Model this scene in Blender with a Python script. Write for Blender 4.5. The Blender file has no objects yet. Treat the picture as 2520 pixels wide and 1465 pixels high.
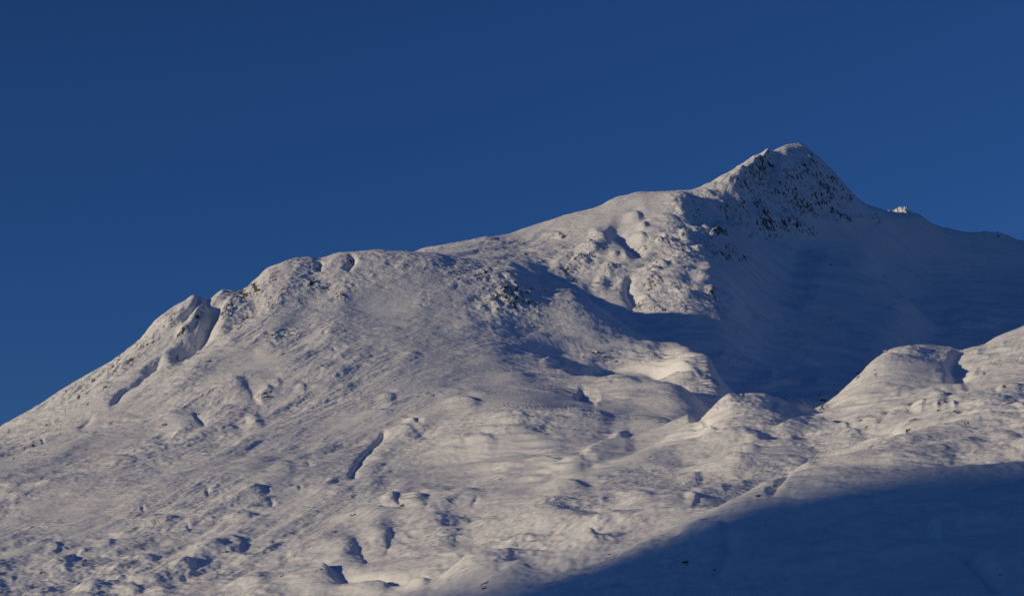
import bpy, math, os
import numpy as np

# ------------------------------------------------------------------ camera, sky, sun, exposure
sc = bpy.context.scene
F = 4702.0            # focal length in units of the 2520-wide frame
W0, H0 = 2520.0, 1465.0
VH = 1700.0           # row of the true horizon (below the frame: a level camera with a rising front)
CZ = 2.0
cam_d = bpy.data.cameras.new('camera')
cam = bpy.data.objects.new('camera', cam_d)
sc.collection.objects.link(cam)
cam.location = (0, 0, CZ)
cam.rotation_euler = (math.radians(90), 0, 0)
cam_d.sensor_width = 36.0
cam_d.lens = 36.0 * F / W0
cam_d.shift_y = (VH - H0 / 2) / W0
cam_d.clip_start = 1.0
cam_d.clip_end = 60000.0
sc.camera = cam

SUN_A = math.radians(25.0)     # how far the sun stands behind the camera's shoulder, from straight left
SUN_E = math.radians(7.0)
S = np.array([-math.cos(SUN_A) * math.cos(SUN_E), -math.sin(SUN_A) * math.cos(SUN_E), math.sin(SUN_E)])
world = bpy.data.worlds.new('World')
sc.world = world
world.use_nodes = True
nt = world.node_tree
bg = nt.nodes['Background']
sky = nt.nodes.new('ShaderNodeTexSky')
sky.sky_type = 'NISHITA'
sky.sun_disc = False
sky.sun_elevation = SUN_E
sky.sun_rotation = math.atan2(S[0], S[1])
sky.altitude = 1500
sky.air_density = 1.0
sky.dust_density = 0.0
sky.ozone_density = 3.0
tint = nt.nodes.new('ShaderNodeMix'); tint.data_type = 'RGBA'; tint.blend_type = 'MULTIPLY'
tint.inputs['Factor'].default_value = 1.0
tint.inputs[7].default_value = (0.245, 0.41, 0.73, 1)      # the deep blue of a clear arctic sky
nt.links.new(sky.outputs[0], tint.inputs[6])
nt.links.new(tint.outputs[2], bg.inputs[0])
bg.inputs[1].default_value = 0.10
sun_d = bpy.data.lights.new('sun', 'SUN')
sun_d.energy = 2.75
sun_d.angle = math.radians(0.9)
sun_d.color = (1.0, 0.81, 0.52)
sun = bpy.data.objects.new('sun', sun_d)
sc.collection.objects.link(sun)
from mathutils import Vector
sun.rotation_euler = Vector(S).to_track_quat('Z', 'Y').to_euler()
sun.location = (-2000, -1000, 3000)
sc.view_settings.view_transform = 'Standard'
sc.view_settings.look = 'None'
sc.view_settings.exposure = 0.0
sc.view_settings.gamma = 1.0
sc.cycles.max_bounces = 5
sc.cycles.diffuse_bounces = 3

QUICK = bool(os.environ.get('QUICK'))
NU = 1100 if QUICK else 2150
ROWSCALE = 0.5 if QUICK else 1.0

# ------------------------------------------------------------------ noise
_rng = np.random.RandomState(7)
_perm = np.concatenate([_rng.permutation(512)] * 2).astype(np.int32)
_ga = _rng.rand(512).astype(np.float32) * 2 * np.pi
_gx, _gy = np.cos(_ga), np.sin(_ga)

def perlin(x, y, seed=0):
    x = x + seed * 37.17; y = y + seed * 91.73
    xi = np.floor(x).astype(np.int32); yi = np.floor(y).astype(np.int32)
    xf = (x - xi).astype(np.float32); yf = (y - yi).astype(np.float32)
    u = xf * xf * xf * (xf * (xf * 6 - 15) + 10); v = yf * yf * yf * (yf * (yf * 6 - 15) + 10)
    X0 = xi & 511; X1 = (xi + 1) & 511; Y0 = yi & 511; Y1 = (yi + 1) & 511
    def g(a, b, dx, dy):
        h = _perm[_perm[a] + b]
        return _gx[h] * dx + _gy[h] * dy
    n00 = g(X0, Y0, xf, yf); n10 = g(X1, Y0, xf - 1, yf)
    n01 = g(X0, Y1, xf, yf - 1); n11 = g(X1, Y1, xf - 1, yf - 1)
    a = n00 + u * (n10 - n00); b = n01 + u * (n11 - n01)
    return (a + v * (b - a)) * 1.5

def fbm(x, y, wl, octs=4, gain=0.5, seed=0, lac=2.03):
    s = 0; a = 1.0
    for k in range(octs):
        s = s + a * perlin(x / wl, y / wl, seed + k); a *= gain; wl /= lac
    return s

def sstep(a, b, x):
    t = np.clip((x - a) / (b - a), 0, 1)
    return t * t * (3 - 2 * t)

def pchip(xk, yk, x):
    xk = np.asarray(xk, float); yk = np.asarray(yk, float)
    h = np.diff(xk); d = np.diff(yk) / h
    x = np.clip(x, xk[0], xk[-1])
    m = np.zeros_like(yk)
    m[0], m[-1] = d[0], d[-1]
    for i in range(1, len(xk) - 1):
        if d[i - 1] * d[i] > 0:
            w1 = 2 * h[i] + h[i - 1]; w2 = h[i] + 2 * h[i - 1]
            m[i] = (w1 + w2) / (w1 / d[i - 1] + w2 / d[i])
    j = np.clip(np.searchsorted(xk, x) - 1, 0, len(xk) - 2)
    t = (x - xk[j]) / h[j]
    t2, t3 = t * t, t * t * t
    return (2 * t3 - 3 * t2 + 1) * yk[j] + (t3 - 2 * t2 + t) * h[j] * m[j] + (-2 * t3 + 3 * t2) * yk[j + 1] + (t3 - t2) * h[j] * m[j + 1]

# ------------------------------------------------------------------ the land: profile lines from near to far
# each line: bearing column -> (angle row, distance); rows and bearings are only a way to write angles down
def L(v, y):
    return (v, y)
lines = [
 # 0 under the frame
 L([(-600,1640),(3100,1640)], [(-600,1900),(0,1800),(1300,1500),(1900,1300),(3100,1200)]),
 # 1 foot
 L([(-600,1475),(3100,1475)], [(-600,2300),(0,2150),(600,2020),(1000,1880),(1300,1735),(1600,1600),(1900,1500),(2519,1450),(3100,1450)]),
 # 2 edge of the shade on the near hillside
 L([(-600,1400),(600,1400),(1000,1410),(1300,1440),(1600,1340),(1870,1230),(2200,1180),(2519,1150),(3100,1090)],
   [(-600,2480),(0,2330),(600,2180),(1000,1990),(1300,1780),(1600,1765),(1870,1760),(2200,1755),(2519,1750),(3100,1780)]),
 # 3 near crest
 L([(-600,1320),(0,1300),(600,1295),(1000,1305),(1300,1330),(1600,1290),(1800,1238),(1880,1200),(1968,1147),(2040,1120),(2152,1086),(2250,1062),(2519,1000),(3100,920)],
   [(-600,2750),(0,2600),(600,2430),(1000,2230),(1300,2000),(1600,1880),(1800,1850),(1968,1930),(2152,2020),(2519,2150),(3100,2200)]),
 # 4 little gully behind it
 L([(-600,1250),(0,1215),(600,1205),(1000,1220),(1300,1250),(1600,1225),(1800,1243),(1880,1225),(1968,1170),(2040,1142),(2152,1100),(2250,1056),(2519,985),(3100,900)],
   [(-600,2950),(0,2800),(600,2640),(1000,2430),(1300,2180),(1600,2030),(1800,1930),(1968,2010),(2152,2110),(2519,2240),(3100,2300)]),
 # 5 middle ground
 L([(-600,1190),(0,1140),(600,1100),(1000,1120),(1300,1140),(1500,1150),(1700,1115),(1850,1070),(2000,1080),(2150,1030),(2300,980),(2519,915),(3100,830)],
   [(-600,3150),(0,3060),(600,2950),(1000,2780),(1300,2530),(1500,2400),(1850,2350),(2150,2420),(2519,2560),(3100,2650)]),
 # 6 crests of the whaleback domes
 L([(-600,1160),(0,1100),(200,1050),(600,1000),(1000,1005),(1200,1010),(1400,1040),(1550,1070),(1700,1032),(1745,1003),(1790,975),(1845,964),(1890,968),(1940,990),(2000,1000),(2060,972),(2100,935),(2145,888),(2195,858),(2270,845),(2320,852),(2360,858),(2390,852),(2420,848),(2450,830),(2480,815),(2519,800),(2700,730),(3100,620)],
   [(-600,3350),(0,3300),(600,3250),(1000,3120),(1400,2850),(1700,2700),(1850,2720),(2000,2780),(2100,2900),(2270,3050),(2519,3200),(3100,3400)]),
 # 7 valley behind the domes
 L([(-600,1150),(0,1080),(300,960),(600,900),(900,880),(1200,900),(1400,952),(1500,985),(1600,1012),(1700,1042),(1850,1100),(2000,1100),(2200,1060),(2519,1010),(3100,900)],
   [(-600,3450),(0,3440),(300,3477),(600,3475),(900,3500),(1050,3500),(1200,3485),(1400,3310),(1550,3090),(1700,2960),(1850,3040),(2270,3500),(2519,3700),(3100,3900)]),
 # 7.35 crest of the low lump below the ledges (part of the even slope further left)
 L([(-600,1220),(0,1072),(300,940),(600,870),(900,830),(1200,850),(1300,883),(1380,908),(1440,920),(1490,923),(1560,921),(1640,926),(1690,945),(1730,985),(1780,1045),(1850,1088),(2000,1085),(2200,1045),(2519,990),(3100,890)],
   [(-600,3480),(0,3500),(300,3532),(600,3565),(900,3632),(1050,3640),(1200,3640),(1400,3500),(1500,3415),(1640,3300),(1730,3220),(1850,3200),(2000,3280),(2270,3620),(2519,3850),(3100,4050)]),
 # 7.6 hollow behind the lump
 L([(-600,1270),(0,1064),(300,915),(600,830),(900,780),(1200,800),(1300,850),(1380,895),(1450,926),(1510,943),(1560,948),(1640,952),(1700,965),(1750,1000),(1800,1050),(1850,1070),(2000,1060),(2200,1020),(2519,975),(3100,880)],
   [(-600,3490),(0,3550),(300,3604),(600,3670),(900,3775),(1050,3785),(1200,3790),(1400,3640),(1500,3552),(1640,3430),(1730,3330),(1850,3300),(2000,3420),(2270,3780),(2519,3980),(3100,4180)]),
 # 8 crest of the long white shoulder
 L([(-600,1360),(-300,1210),(0,1048),(60,1014),(110,986),(160,952),(225,914),(285,880),(320,852),(345,832),(370,800),(395,776),(430,752),(455,738),(478,725),(498,730),(513,736),(530,724),(554,711),(575,713),(593,718),(608,704),(630,684),(656,660),(685,648),(711,638),(762,631),(786,634),(837,621),(900,616),(940,613),(980,617),(1020,619),(1060,621),(1100,627),(1150,635),(1200,640),(1250,641),(1280,652),(1320,672),(1370,690),(1430,720),(1480,757),(1540,800),(1600,832),(1650,846),(1695,857),(1722,872),(1745,895),(1765,930),(1785,970),(1808,1012),(1850,1028),(2000,1000),(2200,980),(2519,930),(3100,860)],
   [(-600,3500),(0,3600),(480,3900),(600,4000),(900,4130),(1100,4160),(1250,4240),(1400,4150),(1600,3950),(1700,3830),(1745,3700),(1790,3480),(1850,3420),(1950,3560),(2200,4000),(2519,4200),(3100,4400)]),
 # 9 hollow behind it / floor of the shaded basin
 L([(-600,1500),(0,1250),(480,850),(900,700),(1100,690),(1250,700),(1320,705),(1430,745),(1500,790),(1600,860),(1700,900),(1800,965),(2000,965),(2300,950),(2519,920),(3100,850)],
   [(-600,3900),(0,4000),(480,4250),(900,4500),(1250,4520),(1430,4400),(1600,4230),(1800,4050),(2000,4150),(2300,4600),(2519,5000),(3100,5200)]),
 # 10
 L([(-600,1550),(0,1300),(480,870),(900,690),(1020,650),(1150,640),(1300,640),(1430,680),(1500,700),(1600,760),(1700,790),(1850,800),(2000,800),(2200,790),(2350,800),(2519,790),(3100,760)],
   [(-600,4300),(0,4400),(480,4600),(900,4850),(1150,4900),(1300,4950),(1500,4780),(1600,4640),(1700,4520),(1790,4540),(1860,4850),(1950,5080),(2050,5250),(2300,5700),(2519,5980),(3100,6200)]),
 # 11
 L([(-600,1560),(0,1320),(480,860),(900,680),(1020,632),(1150,605),(1300,590),(1430,560),(1500,545),(1600,550),(1700,570),(1800,610),(1900,600),(2000,590),(2120,600),(2250,660),(2519,680),(3100,700)],
   [(-600,4600),(0,4700),(480,4900),(900,5100),(1150,5200),(1300,5350),(1500,5390),(1600,5290),(1700,5210),(1780,5230),(1850,5540),(1930,5780),(2000,5950),(2120,6100),(2519,6450),(3100,6500)]),
 # 12 sky line
 L([(-600,1600),(0,1350),(480,900),(800,700),(980,640),(1018,619),(1040,610),(1100,600),(1150,592),(1200,583),(1250,575),(1290,561),(1340,545),(1400,526),(1450,514),(1480,505),(1500,492),(1520,484),(1550,477),(1580,470),(1610,472),(1650,471),(1690,468),(1712,465),(1740,451),(1780,430),(1820,406),(1850,386),(1870,376),(1900,368),(1925,360),(1944,354),(1961,352),(1978,357),(1992,367),(2019,389),(2053,423),(2087,461),(2118,493),(2138,504),(2165,512),(2193,520),(2225,523),(2258,525),(2275,535),(2295,550),(2330,560),(2387,571),(2415,569),(2450,570),(2480,578),(2503,588),(2525,593),(2700,640),(3100,760)],
   [(-600,5000),(0,5000),(480,5200),(900,5400),(1020,5450),(1300,5750),(1500,5900),(1712,6050),(1800,6180),(1961,6400),(2120,6450),(2300,6650),(2519,6800),(3100,7000)]),
 # 13 back side
 L([(-600,1690),(0,1600),(480,1200),(1000,900),(1500,760),(1961,640),(2300,700),(3100,950)],
   [(-600,5600),(0,5700),(480,5900),(1000,6100),(1500,6500),(1961,7050),(2300,7200),(3100,7700)]),
 L([(-600,1699),(3100,1699)], [(-600,8000),(1961,9000),(3100,9500)]),
]
rows_per = [20, 90, 110, 130, 50, 100, 150, 60, 110, 70, 170, 50, 130, 150, 200, 30, 12]
KT = [0, 1, 2, 3, 4, 5, 6, 7, 7.35, 7.6, 8, 9, 10, 11, 12, 13, 14]      # names of the profile lines
U = np.linspace(-1000, 3700, NU)
KV = np.array([pchip([p[0] for p in l[0]], [p[1] for p in l[0]], U) for l in lines])
KY = np.array([pchip([p[0] for p in l[1]], [p[1] for p in l[1]], U) for l in lines])
# crest lines are smoothed across before lofting; their fine notches come back only close to the crest
def gsm(a, px):
    s_ = px / (U[1] - U[0]); r_ = int(3 * s_); k_ = np.exp(-0.5 * (np.arange(-r_, r_ + 1) / s_) ** 2); k_ /= k_.sum()
    return np.convolve(np.pad(a, r_, mode='edge'), k_, mode='valid')
CREST_FIX = []
for i_, l in enumerate(lines):
    sm_ = gsm(KV[i_], 30)
    if KT[i_] in (8, 12, 6):
        CREST_FIX.append((i_, {8: 0.10, 12: 0.22, 6: 0.30}[KT[i_]], KV[i_] - sm_))
    KV[i_] = sm_
    KY[i_] = gsm(KY[i_], 34)
# height (not row) is interpolated along distance, so the slope stays natural
KZ = KY * (VH - KV) / F
ts = []
for k in range(len(lines) - 1):
    n = max(6, int(rows_per[k + 1] * ROWSCALE))
    ts.append(k + np.arange(n) / n)
ts.append(np.array([len(lines) - 1.0]))
T = np.concatenate(ts); NT = len(T)
def vec_pchip(KYc, KZc, T):
    # monotone cubic in the line index for distance; hermite in distance for height
    K = KYc.shape[0]
    kk = np.arange(K)
    def tang(A):
        d = np.diff(A, axis=0); m = np.zeros_like(A)
        m[0], m[-1] = d[0], d[-1]
        a, b = d[:-1], d[1:]
        mm = np.where(a * b > 0, 2 * a * b / np.where(np.abs(a + b) < 1e-9, 1, a + b), 0)
        m[1:-1] = mm
        return m
    mY = tang(KYc)
    # height tangents in real slope
    sl = np.diff(KZc, axis=0) / np.diff(KYc, axis=0)
    mZ = np.zeros_like(KZc); mZ[0], mZ[-1] = sl[0], sl[-1]
    h = np.diff(KYc, axis=0)
    w = h[1:] / (h[1:] + h[:-1])
    avg = w * sl[:-1] + (1 - w) * sl[1:]
    lo = np.minimum(sl[:-1], sl[1:]); hi = np.maximum(sl[:-1], sl[1:])
    turn = np.clip(lo / np.maximum(np.abs(hi), 1e-3), -0.3, 0.3)      # crest or hollow: flatten, without a seam across
    mZ[1:-1] = avg * (0.15 + 0.85 * sstep(-0.3, 0.3, turn))
    j = np.clip(T.astype(int), 0, K - 2); t = (T - j)[:, None]
    h00, h10, h01, h11 = 2*t**3-3*t**2+1, t**3-2*t**2+t, -2*t**3+3*t**2, t**3-t**2
    Y = h00 * KYc[j] + h10 * mY[j] + h01 * KYc[j+1] + h11 * mY[j+1]
    hh = KYc[j+1] - KYc[j]
    s = (Y - KYc[j]) / hh
    h00, h10, h01, h11 = 2*s**3-3*s**2+1, s**3-2*s**2+s, -2*s**3+3*s**2, s**3-s**2
    Z = h00 * KZc[j] + h10 * hh * mZ[j] + h01 * KZc[j+1] + h11 * hh * mZ[j+1]
    return Y, Z
YG, ZG = vec_pchip(KY, KZ, T)                    # (NT, NU)
UG = np.broadcast_to(U, YG.shape)
T = np.interp(T, np.arange(len(KT)), KT)
XG = YG * (UG - W0 / 2) / F
VB = VH - ZG * F / YG                            # base rows, used only to place features
TG = np.broadcast_to(T[:, None], YG.shape)
DZ = np.zeros_like(ZG)
ROCK = np.zeros_like(ZG); ROCKD = np.zeros_like(ZG)
CALM = np.zeros_like(ZG)                         # wind-smoothed, even snow

CO = {0: (0, 0), 1: (1661, 307.5), 2: (984, 430.6), 3: (0, 553.6), 4: (430.6, 553.6), 5: (1661, 738), 6: (0, 964.6), 7: (799.8, 964.6), 8: (1658.6, 964.6)}
def P(k, *xy):
    s = 1.0 if k == 0 else 0.3417
    return [(CO[k][0] + s * xy[i], CO[k][1] + s * xy[i + 1]) for i in range(0, len(xy), 2)]

FS = 1.0
def visible_T(u, v):
    """line index of the nearest piece of land seen at bearing u, row v"""
    c = int(np.clip(np.searchsorted(U, u), 1, NU - 1))
    col = VB[:, c]
    m = np.minimum.accumulate(col)
    j = int(np.argmax(m <= v)) if (m <= v).any() else NT - 1
    return T[j], YG[j, c]

def seg_field(pts, tw, pad):
    """signed distance (left +) and run along a polyline, in bearing/row units, near its own depth"""
    pts = np.array(pts, float)
    for _ in range(2 if len(pts) > 2 else 0):        # round the corners of the line
        a_, b_ = pts[:-1], pts[1:]
        q_ = np.stack([0.75 * a_ + 0.25 * b_, 0.25 * a_ + 0.75 * b_], 1).reshape(-1, 2)
        pts = np.vstack([pts[:1], q_[1:-1], pts[-1:]])
    u0, v0 = pts.min(0) - pad; u1, v1 = pts.max(0) + pad
    tt = [visible_T(*p)[0] for p in pts]
    t0, t1 = min(tt) - tw, max(tt) + tw
    m = (UG > u0) & (UG < u1) & (VB > v0) & (VB < v1) & (TG > t0) & (TG < t1)
    idx = np.nonzero(m)
    if len(idx[0]) == 0:
        return None
    x, y = UG[idx], VB[idx]
    wob = min(pad / 3 * 0.3, 4.0)
    X_, Y_ = XG[idx], YG[idx]
    x = x + wob * (perlin(X_ / 55, Y_ / 80, 31) + 0.3 * perlin(X_ / 20, Y_ / 30, 32))
    y = y + wob * (perlin(X_ / 55, Y_ / 80, 33) + 0.3 * perlin(X_ / 20, Y_ / 30, 34))
    best = np.full(x.shape, 1e9); sd = np.zeros_like(x); run = np.zeros_like(x)
    segl = np.maximum(np.hypot(*np.diff(pts, axis=0).T), 1e-6); tot = segl.sum(); acc = 0
    for a, b, l in zip(pts[:-1], pts[1:], segl):
        d = (b - a) / max(l, 1e-6)
        s = np.clip((x - a[0]) * d[0] + (y - a[1]) * d[1], 0, l)
        px, py = x - a[0] - s * d[0], y - a[1] - s * d[1]
        dist = np.hypot(px, py)
        side = np.sign(d[0] * (y - a[1]) - d[1] * (x - a[0]))
        w = dist < best
        best = np.where(w, dist, best); sd = np.where(w, dist * side, sd); run = np.where(w, (acc + s) / tot, run)
        acc += l
    return idx, sd, run

def ridge(pts, h, wr, wl=None, tw=0.7, p=1.6, taper=0.25):
    """raise (h>0) or cut (h<0) along a line; wl / wr: half widths left / right of travel (screen: + side = right)"""
    wl = wr if wl is None else wl
    if h < 0 and -h <= 10:
        h *= 0.4; taper = max(taper, 0.42)
    r = seg_field(pts, tw, 3 * max(wr, wl))
    if r is None: return
    idx, sd, run = r
    w = np.where(sd > 0, wr, wl)
    f = np.exp(-(np.abs(sd) / w) ** p)
    e = sstep(0, taper, run) * sstep(0, taper, 1 - run) if taper > 0 else 1.0
    DZ[idx] += h * FS * f * e

def whale(pts, h, wf, wb=6, tw=0.8):
    """a low rounded back: gentle in front, dropping sharply behind and at its right-hand end"""
    r = seg_field(pts, tw, 3 * max(wf, wb))
    if r is None: return
    idx, sd, run = r
    b = np.abs(sd)
    f = np.where(sd > 0, np.exp(-(b / wf) ** 1.6), np.exp(-(b / wb) ** 1.4) - 0.45 * np.exp(-((b - 2.2 * wb) / (1.2 * wb)) ** 2))
    DZ[idx] += 0.42 * h * f * sstep(0, 0.55, run) * sstep(0, 0.34, 1 - run)

def bump(c, ru, rv, h, rot=0.0, tw=0.8, p=2.0):
    c = c[0] if isinstance(c, list) else c
    t, _ = visible_T(*c)
    R = 3 * max(ru, rv)
    m = (np.abs(UG - c[0]) < R) & (np.abs(VB - c[1]) < R) & (np.abs(TG - t) < tw)
    idx = np.nonzero(m)
    if len(idx[0]) == 0: return
    dx, dy = UG[idx] - c[0], VB[idx] - c[1]
    wob = min(0.35 * min(ru, rv), 8.0)
    X_, Y_ = XG[idx], YG[idx]
    dx = dx + wob * (perlin(X_ / 55, Y_ / 80, 35) + 0.3 * perlin(X_ / 20, Y_ / 30, 36))
    dy = dy + wob * (perlin(X_ / 55, Y_ / 80, 37) + 0.3 * perlin(X_ / 20, Y_ / 30, 38))
    ca, sa = math.cos(math.radians(rot)), math.sin(math.radians(rot))
    a, b = (dx * ca - dy * sa) / ru, (dx * sa + dy * ca) / rv
    DZ[idx] += h * FS * np.exp(-(a * a + b * b) ** (p / 2))

def paint(A, c, ru, rv, s, rot=0.0, tw=1.3, mode='max'):
    c = c[0] if isinstance(c, list) else c
    t, _ = visible_T(*c)
    R = 2.5 * max(ru, rv)
    m = (np.abs(UG - c[0]) < R) & (np.abs(VB - c[1]) < R) & (np.abs(TG - t) < tw)
    idx = np.nonzero(m)
    if len(idx[0]) == 0: return
    dx, dy = UG[idx] - c[0], VB[idx] - c[1]
    ca, sa = math.cos(math.radians(rot)), math.sin(math.radians(rot))
    a, b = (dx * ca - dy * sa) / ru, (dx * sa + dy * ca) / rv
    f = s * np.exp(-(a * a + b * b))
    A[idx] = np.maximum(A[idx], f) if mode == 'max' else A[idx] + f

# --- fine shape of the sky lines, kept near their crests only
for k_, w_, dv_ in CREST_FIX:
    DZ += -(dv_ * KY[k_] / F)[None, :] * np.exp(-((TG - KT[k_]) / w_) ** 2)

FS = 0.7
# --- the long white shoulder: couloirs, ribs and gullies (cut and raised in metres)
ridge(P(3, 1440,530, 1540,600, 1530,700, 1430,820, 1300,900, 1180,960), -34, 10, 19)
ridge(P(3, 1440,545, 1380,640, 1290,705), -14, 6, 10)
ridge(P(3, 1430,500, 1385,600, 1280,700, 1150,800), 9, 22, 7)
ridge(P(3, 1500,575, 1430,640, 1400,720, 1340,780, 1250,830), 14, 14, 7)
ridge(P(3, 1450,710, 1430,770, 1410,835), 7, 7, 4, taper=.1)
ridge(P(3, 1620,465, 1560,540, 1500,600), 8, 12, 8)
ridge(P(3, 1750,490, 1640,600, 1560,700, 1470,800), 14, 8, 60)
ridge(P(3, 1205,905, 1100,1040, 990,1110, 880,1190, 775,1325), -16, 5, 13, p=1.2)
ridge(P(3, 680,1345, 640,1400, 550,1460), -9, 4, 9, p=1.3)
ridge(P(3, 2310,245, 2285,330), -14, 6, 8)
ridge(P(3, 2285,330, 2320,420, 2345,500, 2400,560, 2440,640), -7, 10, 16)
ridge(P(4, 1305,215, 1250,290, 1215,345), -18, 8, 10)
ridge(P(4, 1215,345, 1200,440, 1150,540), -5, 9, 14)
ridge(P(4, 1470,190, 1550,260, 1600,350, 1620,420), -6, 8, 8)
ridge(P(4, 2050,410, 2010,480), -7, 4, 7)
ridge([(1255,645),(1240,730),(1215,830),(1190,930)], 6, 110, 60)
ridge([(860,640),(835,760),(790,880)], 8, 40, 40)
ridge([(700,660),(690,800),(640,900)], 8, 50, 50)
ridge(P(4, 650,820, 700,840, 750,880), -7, 5, 9)
ridge(P(4, 1060,770, 1095,800), -8, 4, 6)
ridge(P(4, 1155,880, 1135,910), -7, 4, 6)
ridge(P(4, 400,1130, 480,1130, 560,1180, 570,1240, 540,1330), -9.5, 8, 16)
bump(P(4, 430,1200), 40, 34, 5)
ridge(P(4, 690,1150, 640,1230, 580,1275), 8, 10, 16)
ridge(P(4, 130,1300, 160,1390, 240,1450), -10, 6, 12)
ridge(P(6, 1400,130, 1440,200, 1500,250), -9, 6, 12)
bump(P(6, 1300,220), 45, 26, 9)
bump(P(6, 1830,200), 20, 13, 9)
ridge(P(6, 1775,190, 1770,225), -6, 4, 5)
ridge(P(6, 670,170, 620,210, 550,270), -7, 5, 12)
ridge(P(6, 320,340, 295,370), -7, 4, 6)
ridge(P(6, 2200,480, 2240,540), -5, 6, 9)
ridge(P(6, 1510,690, 1475,750), -9, 5, 6, taper=.1)
ridge(P(6, 1980,760, 1940,820), -9, 6, 6, taper=.1)
ridge(P(6, 2170,640, 2150,690), -6, 4, 6)
ridge(P(6, 1365,950, 1345,990), -6, 4, 5)
ridge(P(6, 1050,830, 1010,855), -5, 4, 6)
ridge(P(6, 600,1120, 540,1170, 470,1270), -7, 4, 9)
ridge(P(6, 2090,1170, 2000,1250), -7, 6, 12)
ridge(P(6, 1880,1190, 1700,1170, 1500,1130, 1300,1100), 5, 10, 18)
ridge(P(6, 1330,1270, 1330,1310, 1400,1340), -7, 6, 9)
ridge(P(6, 0,1100, 350,880, 700,700, 1100,500, 1500,390), -8, 22, 26, tw=1.2)
ridge(P(6, 700,960, 1000,780, 1400,620, 1800,520, 2100,480), 9, 26, 20, tw=1.2)
bump(P(6, 1850,1380), 34, 20, 10)
bump(P(6, 1150,1400), 30, 14, 7)
bump(P(6, 650,1400), 34, 22, 8)
bump(P(6, 2200,1370), 60, 20, 9)

FS = 1.0
# --- hollow between the shoulder and the upper ridge
ridge(P(2, 870,630, 980,650, 1100,720, 1350,850, 1600,960, 1900,1080), -20, 12, 26)
ridge(P(2, 1060,660, 1200,610, 1400,570, 1500,540), 10, 14, 10, tw=1.2)
ridge(P(2, 1000,730, 1200,760, 1400,810), 8, 10, 10)
ridge(P(2, 1480,390, 1600,440, 1680,530, 1775,610), -24, 13, 30, tw=1.2)
ridge(P(2, 1350,400, 1480,440, 1420,510, 1330,590), 10, 22, 14, tw=1.2)
ridge(P(2, 1700,280, 1800,275, 1900,310), -9, 5, 8, tw=1.2)
ridge(P(2, 1760,345, 1850,350, 1950,370), -8, 5, 7, tw=1.2)
bump(P(2, 1545,610), 14, 9, 11)
bump(P(2, 1630,612), 13, 10, 11)
ridge(P(2, 1180,700, 1350,740, 1560,790, 1640,760), -12, 8, 10)
ridge(P(2, 1690,720, 1640,800, 1660,880, 1720,960), -16, 10, 14)
bump(P(2, 1900,800), 95, 80, 12, tw=1.3)
ridge(P(2, 2120,640, 2250,700, 2370,840, 2510,1040), 18, 34, 14)
ridge(P(2, 1690,960, 1800,1010, 1900,1030, 2060,1030, 2250,1030), 9, 9, 22)
ridge(P(2, 1880,760, 1900,830, 1960,900), -6, 8, 8)
ridge(P(2, 1950,470, 1940,500), -6, 4, 4, tw=1.2)
ridge(P(2, 2060,120, 2050,200, 1990,260), 6, 40, 24, tw=1.2)
ridge(P(2, 1150,1408, 1350,1400, 1500,1395, 1800,1398, 2120,1412), -11, 9, 9, p=1.6)
ridge(P(2, 1300,1375, 1600,1345, 1900,1350, 2150,1385), -14, 4, 5)
ridge(P(2, 1650,1262, 1850,1255, 2120,1300), -10, 4, 4)

ridge(P(2, 1420,1380, 1700,1365, 2000,1380, 2150,1392), 10, 8, 5)
ridge(P(2, 1100,1330, 1190,1340), -5, 3, 5)

# --- faint cone of drifted snow at the lip of the shaded basin, and the long spur across it
ridge(P(5, 290,375, 250,480, 200,580), 4, 20, 26, taper=.12)
ridge(P(5, 300,375, 450,450, 600,520, 740,590), 8, 14, 12, taper=.12)
ridge(P(1, 850,930, 1200,1040, 1480,1180, 1700,1340, 1880,1480), 50, 140, 15, tw=1.4)
ridge(P(1, 1300,1000, 1600,1150, 1850,1330, 2050,1480), -30, 30, 60, tw=1.4)
bump(P(5, 1040,600), 26, 9, 12)

# --- the summit: its left arete, the rock ribs and the snow couloirs between them
ridge([(1925,366),(1888,384),(1862,402),(1848,425),(1842,450),(1840,478)], 62, 120, 12, tw=.95, taper=.3, p=1.3)
bump([(1822,452)], 26, 20, 20, tw=.7)
ridge(P(1, 505,470, 440,560, 420,640), 16, 24, 16, tw=1.2)
ridge(P(1, 350,490, 290,560, 280,640), -5, 8, 14, tw=1.2)
ridge(P(1, 180,500, 250,520, 330,600), 14, 10, 10, tw=1.2)
ridge(P(1, 640,260, 680,380, 760,520, 850,640), -22, 12, 14, tw=1.2)
ridge(P(1, 730,230, 760,330, 850,450, 950,590, 1030,640), 20, 10, 10, tw=1.2)
ridge(P(1, 800,240, 870,360, 960,480, 1060,600, 1080,700), -26, 14, 12, tw=1.2)
ridge(P(1, 940,180, 1040,380, 1080,520, 1130,620), 16, 10, 14, tw=1.2)
ridge(P(1, 1060,280, 1180,420, 1280,540, 1330,640), 10, 12, 14, tw=1.2)
ridge(P(1, 540,380, 600,520, 640,640, 690,790), 22, 14, 14, tw=1.2)
ridge(P(1, 690,700, 800,680, 950,760, 1010,800), 14, 12, 14, tw=1.2)
ridge(P(1, 450,600, 520,700, 560,800), -12, 14, 12, tw=1.2)
ridge(P(1, 1130,640, 1250,670, 1400,690), 10, 12, 16, tw=1.2)

bump([(1736,506)], 32, 26, -50, tw=.6)
bump([(1796,508)], 44, 24, -40, tw=.6)
ridge([(1440,884),(1560,873),(1640,876),(1735,892)], -11, 3.5, 4.5, tw=.5)
ridge([(1400,908),(1500,901),(1600,903),(1722,917)], -12, 4, 5, tw=.5)
ridge([(1480,860),(1600,852),(1700,862)], -10.5, 3, 4, tw=.5)
FS = 0.62
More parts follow.
